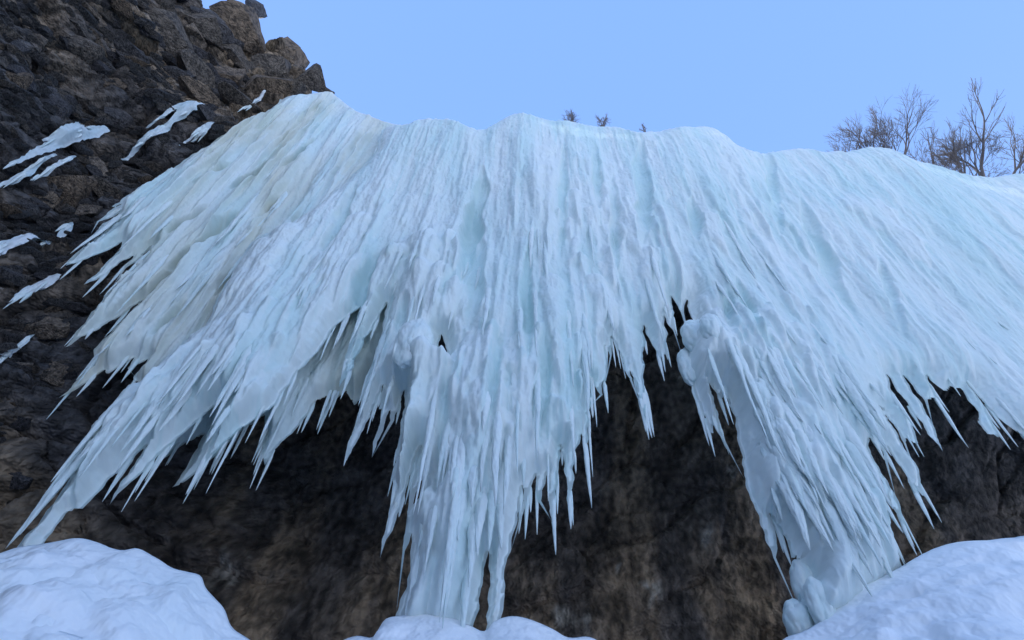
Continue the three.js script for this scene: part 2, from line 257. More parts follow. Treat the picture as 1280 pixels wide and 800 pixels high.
{ // finer broken pieces between them, too small to pick apart
  const list = [], q4 = new THREE.Quaternion();
  for (let k = 0; k < 9000 && list.length < 1500; k++) {
    const x = rr(-20, 420), y = rr(-20, 680), edge = y < 115 ? 400 : y < 250 ? 417 - (y - 113) * 2.05 : y < 480 ? 118 - (y - 250) * 0.12 : 90 - (y - 480) * 0.42;
    if (x > edge || (y > 440 && rnd() < 0.7) || seeps.some(([, p]) => inPoly(p, x, y)) || (x > 215 && y < 125)) continue;
    list.push([x, y]);
  }
  const geo = blockGeos[3], im = new THREE.InstancedMesh(geo, blockMats[0].clone(), list.length); im.material.color.setRGB(1, 1, 1);
  const c = new THREE.Color();
  list.forEach(([x, y], k) => { const m = rockBlock(x, y, rr(5, 14), rr(0.25, 0.7), bedTilt + rr(-0.5, 0.5), 0, rr(-0.1, 0.35)); m.updateMatrix(); im.setMatrixAt(k, m.matrix); cliff.remove(m); const u = rnd(), v = rnd(); c.setRGB(mix(0.085, 0.26, v * v), mix(0.086, mix(0.25, 0.21, u), v * v), mix(0.092, mix(0.245, 0.16, u), v * v)); im.setColorAt(k, c); });
  im.name = 'rock_fragments'; im.castShadow = im.receiveShadow = true; im.userData.kind = 'stuff'; cliff.add(im);
}

// ---------------------------------------------------------------- unseen snowy hill raised to block the sun, and the ground below
{
  const n = 220, rows = [[-0.2, -0.3], [-0.9, 0.0], [-3, 3.7], [-8, 11], [-24, 15], [-60, 20], [-66, -60]], pos = [], col = [], uv = [], idx = [], p = V3(0, 0, 0);
  for (let i = 0; i <= n; i++) { const s = mix(SMIN, SMAX, i / n), t = rockTop(s), steep = 1 - 0.42 * sm(4, 11, s); rows.forEach(([o, dh], j) => { at(s, t + dh * (j < 6 ? steep : 1) + (j ? 0.25 * noise(s * 0.5, o, 3) : 0), o + rockAt(s, t).off * (j ? 0.6 : 1), p); pos.push(p.x, p.y, p.z); col.push(0.82, 0.85, 0.88); uv.push(s, o); if (i < n && j + 1 < rows.length) { const a = i * rows.length + j, b = a + rows.length; idx.push(a, b, b + 1, a, b + 1, a + 1); } }); }
  const g = new THREE.BufferGeometry(); g.setAttribute('position', new THREE.Float32BufferAttribute(pos, 3)); g.setAttribute('color', new THREE.Float32BufferAttribute(col, 3)); g.setAttribute('uv', new THREE.Float32BufferAttribute(uv, 2)); g.setIndex(idx); g.computeVertexNormals();
  tag(meshOf('sun_block_hill', g, mSnow), 'unseen snow covered hill above the cliff edge, raised to block the sun', 'hill', null, 'structure');
}
const groundY = (x, z) => { const d = Math.max(0, -z - 0.5); return 0.42 * Math.min(d, 13) * sm(46, 20, Math.abs(x)) + 0.25 * noise(x * 0.2, z * 0.2, 2) * sm(2, 6, Math.hypot(x, z)) - 0.02 * Math.max(0, z - 10); };
{
  const xs = [], n = 120; for (let i = 0; i <= n; i++) { const t = i / n * 2 - 1; xs.push(Math.sign(t) * (Math.abs(t) * 30 + Math.pow(Math.abs(t), 5) * 900)); }
  const pos = [], uv = [], idx = [];
  for (let i = 0; i <= n; i++) for (let j = 0; j <= n; j++) { pos.push(xs[i], groundY(xs[i], xs[j]), xs[j]); uv.push(xs[i], xs[j]); if (i < n && j < n) { const a = i * (n + 1) + j, b = a + n + 1; idx.push(a, a + 1, b + 1, a, b + 1, b); } }
  const g = new THREE.BufferGeometry(); g.setAttribute('position', new THREE.Float32BufferAttribute(pos, 3)); g.setAttribute('uv', new THREE.Float32BufferAttribute(uv, 2)); g.setIndex(idx); g.computeVertexNormals();
  tag(meshOf('snow_ground', g, mGround), 'snow covered ground sloping up to the cliff', 'ground', null, 'structure');
}

// ---------------------------------------------------------------- ice sheets
// A sheet is a closed shell hung along the wall: front and back meet in a rounded rim along its traced outline.
// Strands of frozen run-off (max-blended, in three sizes) make the relief of its front.
function inPoly(poly, x, y) { let c = false; for (let i = 0, j = poly.length - 1; i < poly.length; j = i++) { const a = poly[i], b = poly[j]; if ((a[1] > y) !== (b[1] > y) && x < (b[0] - a[0]) * (y - a[1]) / (b[1] - a[1]) + a[0]) c = !c; } return c; }
class Sheet {
  constructor(polysPx, off, ds, dh, hitOff = off + 0.1) {
    this.off = off; this.ds = ds; this.dh = dh;
    this.polys = polysPx.map((p) => densify(p, 4).map(([x, y]) => { const q = hit(x, y, hitOff); return [q.s + 0.05 * noise(q.s * 2, q.h * 2.6, 5) + 0.03 * noise(q.s * 6, q.h * 7, 9), q.h]; }));
    let a = 1e9, b = -1e9, c = 1e9, d = -1e9; for (const [s, h] of this.polys[0]) { a = Math.min(a, s); b = Math.max(b, s); c = Math.min(c, h); d = Math.max(d, h); }
    this.sa = a - 0.1; this.ha = c - 0.1; this.nx = Math.ceil((b - a + 0.2) / ds) + 1; this.ny = Math.ceil((d - c + 0.2) / dh) + 1;
    const { nx, ny } = this, N = nx * ny; this.N = N; this.inside = new Uint8Array(N); this.sx = new Float32Array(N);
    for (let j = 0; j < ny; j++) {
      const y = this.ha + j * dh, xs = [];
      for (const P of this.polys) for (let i = 0, k = P.length - 1; i < P.length; k = i++) { const A = P[i], C = P[k]; if ((A[1] > y) !== (C[1] > y)) xs.push((C[0] - A[0]) * (y - A[1]) / (C[1] - A[1]) + A[0]); }
      xs.sort((p, q) => p - q);
      for (let k = 0; k + 1 < xs.length; k += 2) {
        const i0 = Math.max(0, Math.ceil((xs[k] - this.sa) / ds)), i1 = Math.floor((xs[k + 1] - this.sa) / ds);
        if (i1 > i0) for (let i = i0; i <= i1; i++) this.inside[j * nx + i] = 1;
        if (i1 > i0) { this.sx[j * nx + i0] = xs[k] - this.sa - i0 * ds; this.sx[j * nx + i1] = xs[k + 1] - this.sa - i1 * ds; }
      }
    }
    const D = this.D = new Float32Array(N).fill(1e3), dg = Math.hypot(ds, dh); // distance to the rim
    for (let k = 0; k < N; k++) if (!this.inside[k]) D[k] = 0;
    for (let j = 1; j < ny - 1; j++) for (let i = 1; i < nx - 1; i++) { const k = j * nx + i; D[k] = Math.min(D[k], D[k - 1] + ds, D[k - nx] + dh, D[k - nx - 1] + dg, D[k - nx + 1] + dg); }
    for (let j = ny - 2; j > 0; j--) for (let i = nx - 2; i > 0; i--) { const k = j * nx + i; D[k] = Math.min(D[k], D[k + 1] + ds, D[k + nx] + dh, D[k + nx + 1] + dg, D[k + nx - 1] + dg); }
    this.base = new Float32Array(N); this.layer = [0, 1, 2].map(() => new Float32Array(N)); this.tint = new Float32Array(N * 2);
  }
  // one strand: from (s, top) down to the tip, half width w, standing p proud; round = a domed top instead of one that grows out of the ice
  strand(L, s, top, tip, w, p, round = false, lean = 0, tA = 0, tB = 0) {
    const { nx, ny, ds, dh, sa, ha } = this, R = this.layer[L], ph = rr(0, 99), len = top - tip;
    for (let j = Math.max(0, Math.ceil((tip - ha) / dh)); j <= Math.min(ny - 1, (top - ha) / dh); j++) {
      const t = (top - ha - j * dh) / len, cx = s + lean * t * len + w * 0.55 * noise(t * len * 0.9, ph, 1), u0 = (1 - t);
      let ww = w * Math.pow(u0, 0.55) * (1 + 0.35 * noise(t * len * 2.6, ph, 7)) * (round ? Math.sqrt(sm(-0.02, Math.min(0.5, 1.6 * w / len), t)) : 0.55 + 0.45 * t + 0.4 * Math.min(1, u0));
      if (round === 2) { const q = Math.sin(Math.PI * clamp(t)); if (q < 0.03) continue; ww = w * Math.pow(q, 0.7) * (1 + 0.5 * noise(t * len * 2, ph, 7)); }
      if (ww < 0.008) continue;
      const pp_ = round === 2 ? p * Math.sin(Math.PI * clamp(t)) : p * Math.min(1, u0 * 5) * (round ? Math.sqrt(sm(-0.02, Math.min(0.4, 1.2 * w / len), t)) : sm(0, 0.75, t)) * (1 + 0.25 * noise(t * len * 1.7, ph, 3));
      for (let i = Math.max(0, Math.ceil((cx - ww - sa) / ds)); i <= Math.min(nx - 1, (cx + ww - sa) / ds); i++) {
        const u = (sa + i * ds - cx) / ww, v = pp_ * Math.pow(Math.max(0, 1 - u * u), 0.62), k = j * nx + i;
        if (p < 0 ? v < R[k] : v > R[k]) { R[k] = v; const m = clamp(Math.abs(v) / Math.abs(p)); this.tint[k * 2] = mix(this.tint[k * 2], tA, m); this.tint[k * 2 + 1] = mix(this.tint[k * 2 + 1], tB, m); }
      }
    }
  }
  sample(s, h) { const i = clamp(Math.round((s - this.sa) / this.ds), 0, this.nx - 1), j = clamp(Math.round((h - this.ha) / this.dh), 0, this.ny - 1), k = j * this.nx + i; return this.inside[k] ? k : -1; }
  finish(rimW, rimT, backT, colour, crest, edge = crest) {
    const { nx, ny, N, ds, dh, sa, ha, D } = this, F = this.F = new Float32Array(N), K = new Float32Array(N);
    const pos = this.pos = new Float32Array(N * 6), col = this.col = new Float32Array(N * 6), uv = this.uv = new Float32Array(N * 4), nor = this.nor = new Float32Array(N * 6), p = V3(0, 0, 0), c = [0, 0, 0];
    const L = new Float32Array(N), T = new Float32Array(N); for (let k = 0; k < N; k++) L[k] = this.layer[0][k] + this.layer[1][k] + this.layer[2][k];
    // melting rounds every edge a little
    for (let k = 1; k < N - 1; k++) T[k] = 0.24 * (L[k - 1] + L[k + 1]) + 0.52 * L[k];
    for (let k = nx; k < N - nx; k++) L[k] = 0.16 * (T[k - nx] + T[k + nx]) + 0.68 * T[k];
    for (let j = 0; j < ny; j++) for (let i = 0; i < nx; i++) {
      const k = j * nx + i; if (!this.inside[k]) continue;
      const s = sa + i * ds, h = ha + j * dh, d = D[k] <= 1.5 * Math.max(ds, dh) ? 0 : D[k] - 1.5 * Math.max(ds, dh), rim = Math.tanh(d / rimW), fade = clamp(d / 0.13);
      let roll = 0; if (crest) { const e = clamp((crest(s) - h) / 2.4); roll = (1 - Math.sqrt(1 - (1 - e) * (1 - e))) * 1.5; }
      F[k] = this.off + this.base[k] * (this.fade ?? 0.3 + 0.7 * sm(0, 1.1, d)) + rim * rimT + fade * 0.82 * L[k] * (edge ? 0.15 + 0.85 * sm(0.2, 2.6, edge(s) - h) : 1) - roll;
      K[k] = Math.min(F[k], this.off + this.base[k] * (this.fade ?? 0.3 + 0.7 * sm(0, 1.1, d)) - rim * backT - roll);
      colour(s, h, this.tint[k * 2], this.tint[k * 2 + 1], c);
      at(s + this.sx[k], h, F[k], p); pos.set([p.x, p.y, p.z], k * 3); at(s + this.sx[k], h, K[k], p); pos.set([p.x, p.y, p.z], (N + k) * 3);
      col.set(c, k * 3); col.set(c, (N + k) * 3); uv.set([s, h], k * 2); uv.set([s, h], (N + k) * 2);
    }
    // normals over the whole sheet, so that its pieces shade without seams
    const a = V3(0, 0, 0), b = V3(0, 0, 0), e = V3(0, 0, 0), f = V3(0, 0, 0);
    this.cell = (k) => this.inside[k] + this.inside[k + 1] + this.inside[k + nx] + this.inside[k + nx + 1] > 2;
    const tri = (x, y, z) => { a.fromArray(pos, x * 3); b.fromArray(pos, y * 3).sub(a); e.fromArray(pos, z * 3).sub(a); f.crossVectors(b, e); for (const v of [x, y, z]) { nor[v * 3] += f.x; nor[v * 3 + 1] += f.y; nor[v * 3 + 2] += f.z; } };
    for (let j = 0; j < ny - 1; j++) for (let i = 0; i < nx - 1; i++) { const k = j * nx + i; if (!this.cell(k)) continue; for (const t of this.tris(k)) tri(...t); }
    for (let k = 0; k < 2 * N; k++) { const l = Math.hypot(nor[k * 3], nor[k * 3 + 1], nor[k * 3 + 2]) || 1; nor[k * 3] /= l; nor[k * 3 + 1] /= l; nor[k * 3 + 2] /= l; }
  }
  tris(k) {
    const { nx, N } = this, o = N + k, I = this.inside;
    if (!I[k]) return [[k + 1, k + nx + 1, k + nx], [o + 1, o + nx, o + nx + 1]];
    if (!I[k + 1]) return [[k, k + nx + 1, k + nx], [o, o + nx, o + nx + 1]];
    if (!I[k + nx]) return [[k, k + 1, k + nx + 1], [o, o + nx + 1, o + 1]];
    if (!I[k + nx + 1]) return [[k, k + 1, k + nx], [o, o + nx, o + 1]];
    if (this.D[k] > 0.7) return [[k, k + 1, k + nx + 1], [k, k + nx + 1, k + nx]];
    return [[k, k + 1, k + nx + 1], [k, k + nx + 1, k + nx], [o, o + nx + 1, o + 1], [o, o + nx, o + nx + 1]];
  }
  // follow each hanging tongue up from its tip until it joins another: those tongues are the icicles
  icicles(minLen, maxW) {
    const { nx, ny, dh, ds } = this, lab = new Int32Array(this.N), info = [null]; let below = [];
    for (let j = 0; j < ny; j++) {
      const runs = []; let st = -1;
      for (let i = 0; i <= nx; i++) { const on = i < nx && this.inside[j * nx + i]; if (on && st < 0) st = i; if (!on && st >= 0) { runs.push({ a: st, b: i - 1, l: 0 }); st = -1; } }
      for (const r of runs) {
        const u = below.filter((q) => q.a <= r.b && q.b >= r.a), live = u.filter((q) => q.l === -1 || info[q.l].n * dh > 0.12);
        if (!u.length) { info.push({ n: 0, j, a: r.a, b: r.b }); r.l = info.length - 1; }
        else if (live.length > 1 || u.some((q) => q.l === -1)) r.l = -1;
        else r.l = (live[0] ?? u[0]).l;
        if (r.l > 0 && (r.b - r.a) * ds > maxW) r.l = -1;
        if (r.l > 0) info[r.l].n++;
        for (let i = r.a; i <= r.b; i++) lab[j * nx + i] = r.l;
      }
      below = runs;
    }
    for (let k = 0; k < this.N; k++) if (lab[k] > 0 && info[lab[k]].n * dh < minLen) lab[k] = -1;
    return { lab, info };
  }
  piece(keys, tip) { // geometry of the cells in keys
    const map = new Map(), idx = [], P = [], C = [], U = [], Q = [];
    for (const k of keys) for (const t of this.tris(k)) for (const v of t) { let m = map.get(v); if (m === undefined) { m = map.size; map.set(v, m); P.push(this.pos[v * 3], this.pos[v * 3 + 1], this.pos[v * 3 + 2]); C.push(this.col[v * 3], this.col[v * 3 + 1], this.col[v * 3 + 2]); Q.push(this.nor[v * 3], this.nor[v * 3 + 1], this.nor[v * 3 + 2]); U.push(this.uv[v * 2], this.uv[v * 2 + 1]); } idx.push(m); }
    if (tip) { // close the lowest row into the traced point
      const row = []; for (let i = tip.a; i <= tip.b; i++) row.push(tip.j * this.nx + i);
      const mid = row[row.length >> 1], p = at(tip.s, tip.h, (this.F[mid] + this.off) / 2), m = map.size; P.push(p.x, p.y, p.z); Q.push(0, -1, 0); C.push(this.col[mid * 3], this.col[mid * 3 + 1], this.col[mid * 3 + 2]); U.push(tip.s, tip.h);
      for (let i = 0; i + 1 < row.length; i++) { const a = map.get(row[i]), b = map.get(row[i + 1]), c = map.get(row[i] + this.N), d = map.get(row[i + 1] + this.N); if (a !== undefined && b !== undefined) idx.push(a, m, b); if (c !== undefined && d !== undefined) idx.push(c, d, m); }
    }
    const g = new THREE.BufferGeometry(); g.setAttribute('position', new THREE.Float32BufferAttribute(P, 3)); g.setAttribute('normal', new THREE.Float32BufferAttribute(Q, 3)); g.setAttribute('color', new THREE.Float32BufferAttribute(C, 3)); g.setAttribute('uv', new THREE.Float32BufferAttribute(U, 2)); g.setIndex(idx); return g;
  }
  build(parent, mat, regionOf, minLen = 0.25, maxW = 1.3) {
    const { nx, ny } = this, { lab, info } = this.icicles(minLen, maxW), sets = new Map();
    for (let j = 0; j < ny - 1; j++) for (let i = 0; i < nx - 1; i++) { const k = j * nx + i; if (!this.cell(k)) continue; const l = Math.max(lab[k], lab[k + 1], lab[k + nx], lab[k + nx + 1]), key = l > 0 ? 'icicle:' + l : regionOf(this.sa + i * this.ds, this.ha + j * this.dh); (sets.get(key) ?? sets.set(key, []).get(key)).push(k); }
    for (const [key, ks] of sets) {
      const [name, l] = key.split(':'); let tip = null;
      if (name === 'icicle') { const f = info[+l], s = this.sa + (f.a + f.b) / 2 * this.ds, h = this.ha + f.j * this.dh; for (const [a, b] of this.polys[0]) if (b < h && b > h - 0.9 && Math.abs(a - s) < 0.2 && (!tip || b < tip.h)) tip = { s: a, h: b, j: f.j, a: f.a, b: f.b }; }
      meshOf(name, this.piece(ks, tip), mat, parent);
    }
  }
}
const toSH = (poly, off) => densify(poly, 20).map(([x, y]) => { const q = hit(x, y, off); return [q.s, q.h]; });
const waterfall = new THREE.Group(); waterfall.name = 'frozen_waterfall'; scene.add(waterfall);
tag(waterfall, 'huge frozen waterfall of pale blue fused icicles hanging over the dark overhang', 'frozen waterfall');

// ice colours: tint 0..1 goes from white, air-filled ice to clearer blue-green ice; stain is the yellowish mineral ice on the left; in clefts they also carry painted shade
const iceColour = (stainFn) => (s, h, tA, tB, c) => {
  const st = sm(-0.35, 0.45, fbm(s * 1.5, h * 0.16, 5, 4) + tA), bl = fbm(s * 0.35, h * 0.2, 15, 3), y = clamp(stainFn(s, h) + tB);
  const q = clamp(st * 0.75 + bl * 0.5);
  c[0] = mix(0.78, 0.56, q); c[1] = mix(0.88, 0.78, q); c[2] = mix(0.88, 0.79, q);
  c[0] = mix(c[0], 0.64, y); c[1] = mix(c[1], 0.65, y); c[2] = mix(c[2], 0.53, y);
};

// --- the older, yellowish layer on the left, set back against the rock
const back = new Sheet([backSheet], 0.15, 0.026, 0.045);
for (let k = 0; k < back.N; k++) if (back.inside[k]) { const s = back.sa + (k % back.nx) * back.ds, h = back.ha + Math.floor(k / back.nx) * back.dh; back.base[k] = 0.5 * fbm(s * 0.8, h * 0.09, 2, 3) + 0.06 * fbm(s * 2.2, h * 0.8, 8, 3); }
{
  const box = (S) => [S.sa + rnd() * S.nx * S.ds, S.ha + rnd() * S.ny * S.dh];
  for (let n = 0; n < 230; n++) { const [s, h] = box(back), l = rr(4, 12); back.strand(0, s, h + l * 0.5, h - l * 0.5, rr(0.06, 0.19), rr(0.06, 0.34), false, rr(-0.03, 0.03), rr(-0.3, 0.2), rnd() < 0.3 ? 0.35 : 0); }
  for (let n = 0; n < 700; n++) { const [s, h] = box(back), l = rr(1.4, 6); back.strand(1, s, h + l * 0.5, h - l * 0.5, rr(0.05, 0.13), rr(0.02, 0.08), false, rr(-0.04, 0.04), rr(-0.35, 0.25)); }
  for (let n = 0; n < 1600; n++) { const [s, h] = box(back), l = rr(0.6, 2.6); back.strand(2, s, h + l * 0.5, h - l * 0.5, rr(0.025, 0.06), rr(0.006, 0.022)); }
  for (const [x, y, x2, y2, w, p] of [[300, 272, 205, 345, 0.16, -0.6], [340, 205, 285, 245, 0.13, -0.45], [262, 262, 205, 300, 0.1, -0.4], [310, 325, 262, 385, 0.14, -0.5], [240, 325, 180, 372, 0.1, -0.4], [400, 175, 350, 222, 0.12, -0.35], [235, 380, 185, 430, 0.1, -0.4], [385, 400, 350, 470, 0.14, -0.4], [290, 210, 240, 240, 0.1, -0.35], [360, 245, 310, 290, 0.1, -0.35]]) { const a = hit(x, y, 0.3), b = hit(x2, y2, 0.3); back.strand(1, a.s, a.h, Math.min(b.h, a.h - 0.6), w, p, 2, (b.s - a.s) / Math.max(0.6, a.h - b.h), 0.3, 0.3); }  // clefts: the olive shade of the gaps is put into tint and stain
}
const crestAll = (s) => s < sJoin ? 99 : crestIce(s) + 0.5;
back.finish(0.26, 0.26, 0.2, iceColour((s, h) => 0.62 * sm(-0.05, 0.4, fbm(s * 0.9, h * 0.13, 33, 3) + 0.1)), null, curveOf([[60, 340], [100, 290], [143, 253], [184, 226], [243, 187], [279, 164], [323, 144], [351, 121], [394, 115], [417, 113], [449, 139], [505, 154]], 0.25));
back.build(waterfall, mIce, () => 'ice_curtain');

// --- the main curtain with its two feet
const front = new Sheet([frontSheet, ...frontHoles], 0.75, 0.024, 0.046);
const cC = toSH(colCentre, 0.8), cR = toSH(colRight, 0.8), cL = toSH(colLeft, 0.8);
const bumps = [[600, 520, 2.1, 5, 0.55], [575, 660, 1.4, 4, 0.3], [980, 520, 2.2, 5, 0.5], [1040, 640, 1.4, 3.5, 0.3], [545, 330, 1.2, 2.5, 0.4], [380, 420, 1.5, 5, 0.3], [700, 430, 1.2, 4, 0.25], [880, 200, 1.6, 3, 0.35], [640, 180, 2.0, 4, 0.3], [530, 175, 1.4, 3, 0.3], [740, 180, 1.2, 4, 0.15], [1090, 220, 2.6, 4, 0.3], [180, 520, 1.1, 4, 0.2], [1015, 735, 0.5, 1.0, 0.35]].map(([x, y, a, b, v]) => { const q = hit(x, y, 0.8); return [q.s, q.h, a, b, v]; });
for (let k = 0; k < front.N; k++) if (front.inside[k]) {
  const s = front.sa + (k % front.nx) * front.ds, h = front.ha + Math.floor(k / front.nx) * front.dh; let b = 0.55 * fbm(s * 0.42, h * 0.07, 2.5, 3) + 0.10 * fbm(s * 1.1, h * 0.5, 8.5, 3) + 0.05 * fbm(s * 3.2, h * 1.6, 18, 4);
  for (const [bs, bh, a, c, v] of bumps) { const x = (s - bs) / a, y = (h - bh) / c, d = x * x + y * y; if (d < 4) b += 0.5 * v * Math.exp(-d * 1.5); }
  front.base[k] = b;
}
{
  const spot = () => [front.sa + rnd() * front.nx * front.ds, front.ha + rnd() * front.ny * front.dh];
  // how strongly the ice is broken into strands: smooth towards the crest and on the right
  const wild = (s, h) => { const c = crestIce(s); return mix(0.3, 1, sm(1.5, 8, c - h)) * mix(1, 0.5, sm(6, 9, s)) * mix(1, 0.7, sm(-3.5, -6, s)); };
  for (let n = 0; n < 300; n++) { const [s, h] = spot(), l = rr(3, 10), q = wild(s, h); front.strand(0, s, h + l * 0.5, h - l * 0.5, rr(0.14, 0.4), rr(0.04, 0.2) * q, false, rr(-0.03, 0.03), rr(-0.4, 0.2) + (1 - q) * 0.45); }
  for (let n = 0; n < 2200; n++) { const [s, h] = spot(), l = rr(1.5, 6.5), q = wild(s, h); front.strand(1, s, h + l * 0.5, h - l * 0.5, rr(0.045, 0.14), rr(0.015, 0.075) * q, false, rr(-0.04, 0.04), rr(-0.4, 0.2) + (1 - q) * 0.45); }
  for (let n = 0; n < 900; n++) { const [s, h] = spot(), q = wild(s, h); if (q > 0.8) continue; const l = rr(4, 11); front.strand(1, s, h + l * 0.5, h - l * 0.5, rr(0.03, 0.11), rr(0.02, 0.06), false, rr(-0.02, 0.02), rr(-0.3, 0.4)); }
  for (let n = 0; n < 5200; n++) { const [s, h] = spot(), l = rr(0.5, 2.8), q = wild(s, h); front.strand(2, s, h + l * 0.5, h - l * 0.5, rr(0.025, 0.06), rr(0.005, 0.022) * q); }
  for (const [x0, y0, x1, y1, n] of [[855, 400, 1010, 600, 260], [920, 560, 1110, 760, 330], [480, 430, 740, 780, 420], [40, 420, 340, 640, 330], [330, 330, 500, 560, 160]]) for (let k = 0; k < n; k++) { // the feet and the lower left are built of many separate strands
    const q = hit(rr(x0, x1), rr(y0, y1), 1), l = rr(0.5, 3.2), big = rnd() < 0.25; front.strand(big ? 0 : rnd() < 0.6 ? 1 : 2, q.s, q.h + l * 0.3, q.h - l * 0.7, big ? rr(0.1, 0.2) : rr(0.03, 0.1), big ? rr(0.1, 0.26) : rr(0.03, 0.11), rnd() < 0.35, rr(-0.05, 0.05), rr(-0.45, 0.25));
  }
  // lumps and domes that stand out in the photograph: top pixel, length, half width, depth
  for (const [x, y, l, w, p] of [[521, 425, 3.2, 0.75, 1.15], [502, 437, 3.0, 0.3, 0.5], [545, 445, 2.6, 0.3, 0.5], [497, 303, 2.8, 0.42, 0.45], [532, 288, 3.0, 0.5, 0.5], [548, 335, 2.2, 0.3, 0.45], [566, 352, 1.6, 0.22, 0.4], [577, 300, 1.2, 0.16, 0.45], [520, 350, 2.4, 0.3, 0.3], [871, 405, 1.9, 0.5, 0.75], [862, 425, 1.5, 0.32, 0.4], [893, 418, 2.2, 0.3, 0.5], [915, 438, 2.2, 0.34, 0.4], [960, 480, 1.6, 0.36, 0.35], [985, 505, 1.4, 0.3, 0.35], [955, 535, 1.2, 0.24, 0.3], [1010, 560, 1.8, 0.34, 0.35], [1020, 668, 1.1, 0.42, 0.5], [1012, 718, 1.0, 0.36, 0.6], [570, 592, 2.3, 0.3, 0.35], [530, 640, 2.0, 0.25, 0.25], [190, 290, 1.2, 0.3, 0.4], [330, 292, 2.6, 0.4, 0.3], [365, 275, 2.4, 0.35, 0.25], [760, 300, 1.5, 0.22, 0.25], [690, 345, 2.6, 0.3, 0.3], [745, 340, 2.2, 0.3, 0.3], [655, 420, 3, 0.3, 0.3], [880, 265, 1.5, 0.3, 0.2], [610, 420, 4, 0.4, 0.35], [450, 260, 3.5, 0.5, 0.3], [1070, 240, 3, 0.7, 0.2]]) { const q = hit(x, y, 1.1); front.strand(0, q.s, q.h, q.h - l * 1.5, w, p * 0.6, true, 0, -0.25); }
  for (const [x0, y0, x1, y1, n] of [[440, 280, 590, 430, 60], [700, 220, 830, 330, 30], [855, 400, 1010, 580, 110], [970, 560, 1090, 720, 80], [500, 430, 640, 720, 60]]) for (let k = 0; k < n; k++) { const q = hit(rr(x0, x1), rr(y0, y1), 1), l = rr(0.5, 1.8); front.strand(rnd() < 0.5 ? 0 : 1, q.s, q.h, q.h - l, rr(0.06, 0.2), rr(0.04, 0.16), true, rr(-0.04, 0.04), rr(-0.35, 0.05)); }
  // clefts, with the shade of the recess painted into their tint
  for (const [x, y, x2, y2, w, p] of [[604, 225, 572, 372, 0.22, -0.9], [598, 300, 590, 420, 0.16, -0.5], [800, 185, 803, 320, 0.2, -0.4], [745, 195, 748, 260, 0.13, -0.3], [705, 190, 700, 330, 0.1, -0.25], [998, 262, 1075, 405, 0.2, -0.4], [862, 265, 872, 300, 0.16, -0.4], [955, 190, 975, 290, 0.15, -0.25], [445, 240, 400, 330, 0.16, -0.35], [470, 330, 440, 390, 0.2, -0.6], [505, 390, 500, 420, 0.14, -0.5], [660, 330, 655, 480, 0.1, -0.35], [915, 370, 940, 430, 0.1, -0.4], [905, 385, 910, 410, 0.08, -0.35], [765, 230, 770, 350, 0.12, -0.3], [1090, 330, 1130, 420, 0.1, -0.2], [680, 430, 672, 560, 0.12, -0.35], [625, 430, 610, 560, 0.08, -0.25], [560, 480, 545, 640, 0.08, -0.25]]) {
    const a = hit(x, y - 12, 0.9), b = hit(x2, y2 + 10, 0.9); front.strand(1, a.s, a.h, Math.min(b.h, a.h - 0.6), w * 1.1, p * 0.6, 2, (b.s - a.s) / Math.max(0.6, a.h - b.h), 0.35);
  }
}
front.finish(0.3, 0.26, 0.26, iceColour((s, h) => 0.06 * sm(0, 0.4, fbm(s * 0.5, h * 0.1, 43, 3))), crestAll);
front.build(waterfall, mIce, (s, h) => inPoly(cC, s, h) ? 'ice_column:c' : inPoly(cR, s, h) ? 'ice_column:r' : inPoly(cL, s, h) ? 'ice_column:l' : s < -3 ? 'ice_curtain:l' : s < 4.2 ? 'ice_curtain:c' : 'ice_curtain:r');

// --- single icicles that hang clear of the curtain's face
function icicleGeo(root, tip, r, sides = 9, segs = 22) {
  const pos = [], col = [], uv = [], idx = [], ph = rr(0, 99), ax = tip.clone().sub(root), len = ax.length(), q = rr(-0.2, 0.5), flat = rr(0.7, 1);
  for (let j = 0; j <= segs; j++) {
    const t = j / segs, rad = r * (t < 0.25 ? mix(0.4, 1, sm(0, 0.25, t)) : Math.pow(1 - (t - 0.25) / 0.75, 0.75)) * (1 + 0.28 * noise(t * len * 2.4, ph, 4) + 0.2 * noise(t * len * 9, ph, 6)) + 0.003, cx = root.x + ax.x * t + r * 0.5 * noise(t * len * 1.1, ph, 11) * (t + 0.2), cz = root.z + ax.z * t + r * 0.5 * noise(t * len * 1.1, ph, 17) * (t + 0.2);
    for (let i = 0; i <= sides; i++) { const a = i / sides * 2 * Math.PI, k = rad * (1 + 0.22 * noise(Math.cos(a) * 1.3 + ph, Math.sin(a) * 1.3, t * len * 0.7)); pos.push(cx + Math.cos(a) * k, root.y + ax.y * t, cz + Math.sin(a) * k * flat); const m = clamp(q + 0.4 * noise(Math.cos(a) + ph, t * len, 3)); col.push(mix(0.78, 0.62, m), mix(0.88, 0.80, m), mix(0.88, 0.81, m)); uv.push(i / sides * 6 * r, t * len); if (j < segs && i < sides) { const A = j * (sides + 1) + i, C = A + sides + 1; idx.push(A, A + 1, C + 1, A, C + 1, C); } }
  }
  const g = new THREE.BufferGeometry(); g.setAttribute('position', new THREE.Float32BufferAttribute(pos, 3)); g.setAttribute('color', new THREE.Float32BufferAttribute(col, 3)); g.setAttribute('uv', new THREE.Float32BufferAttribute(uv, 2)); g.setIndex(idx); g.computeVertexNormals(); return g;
}
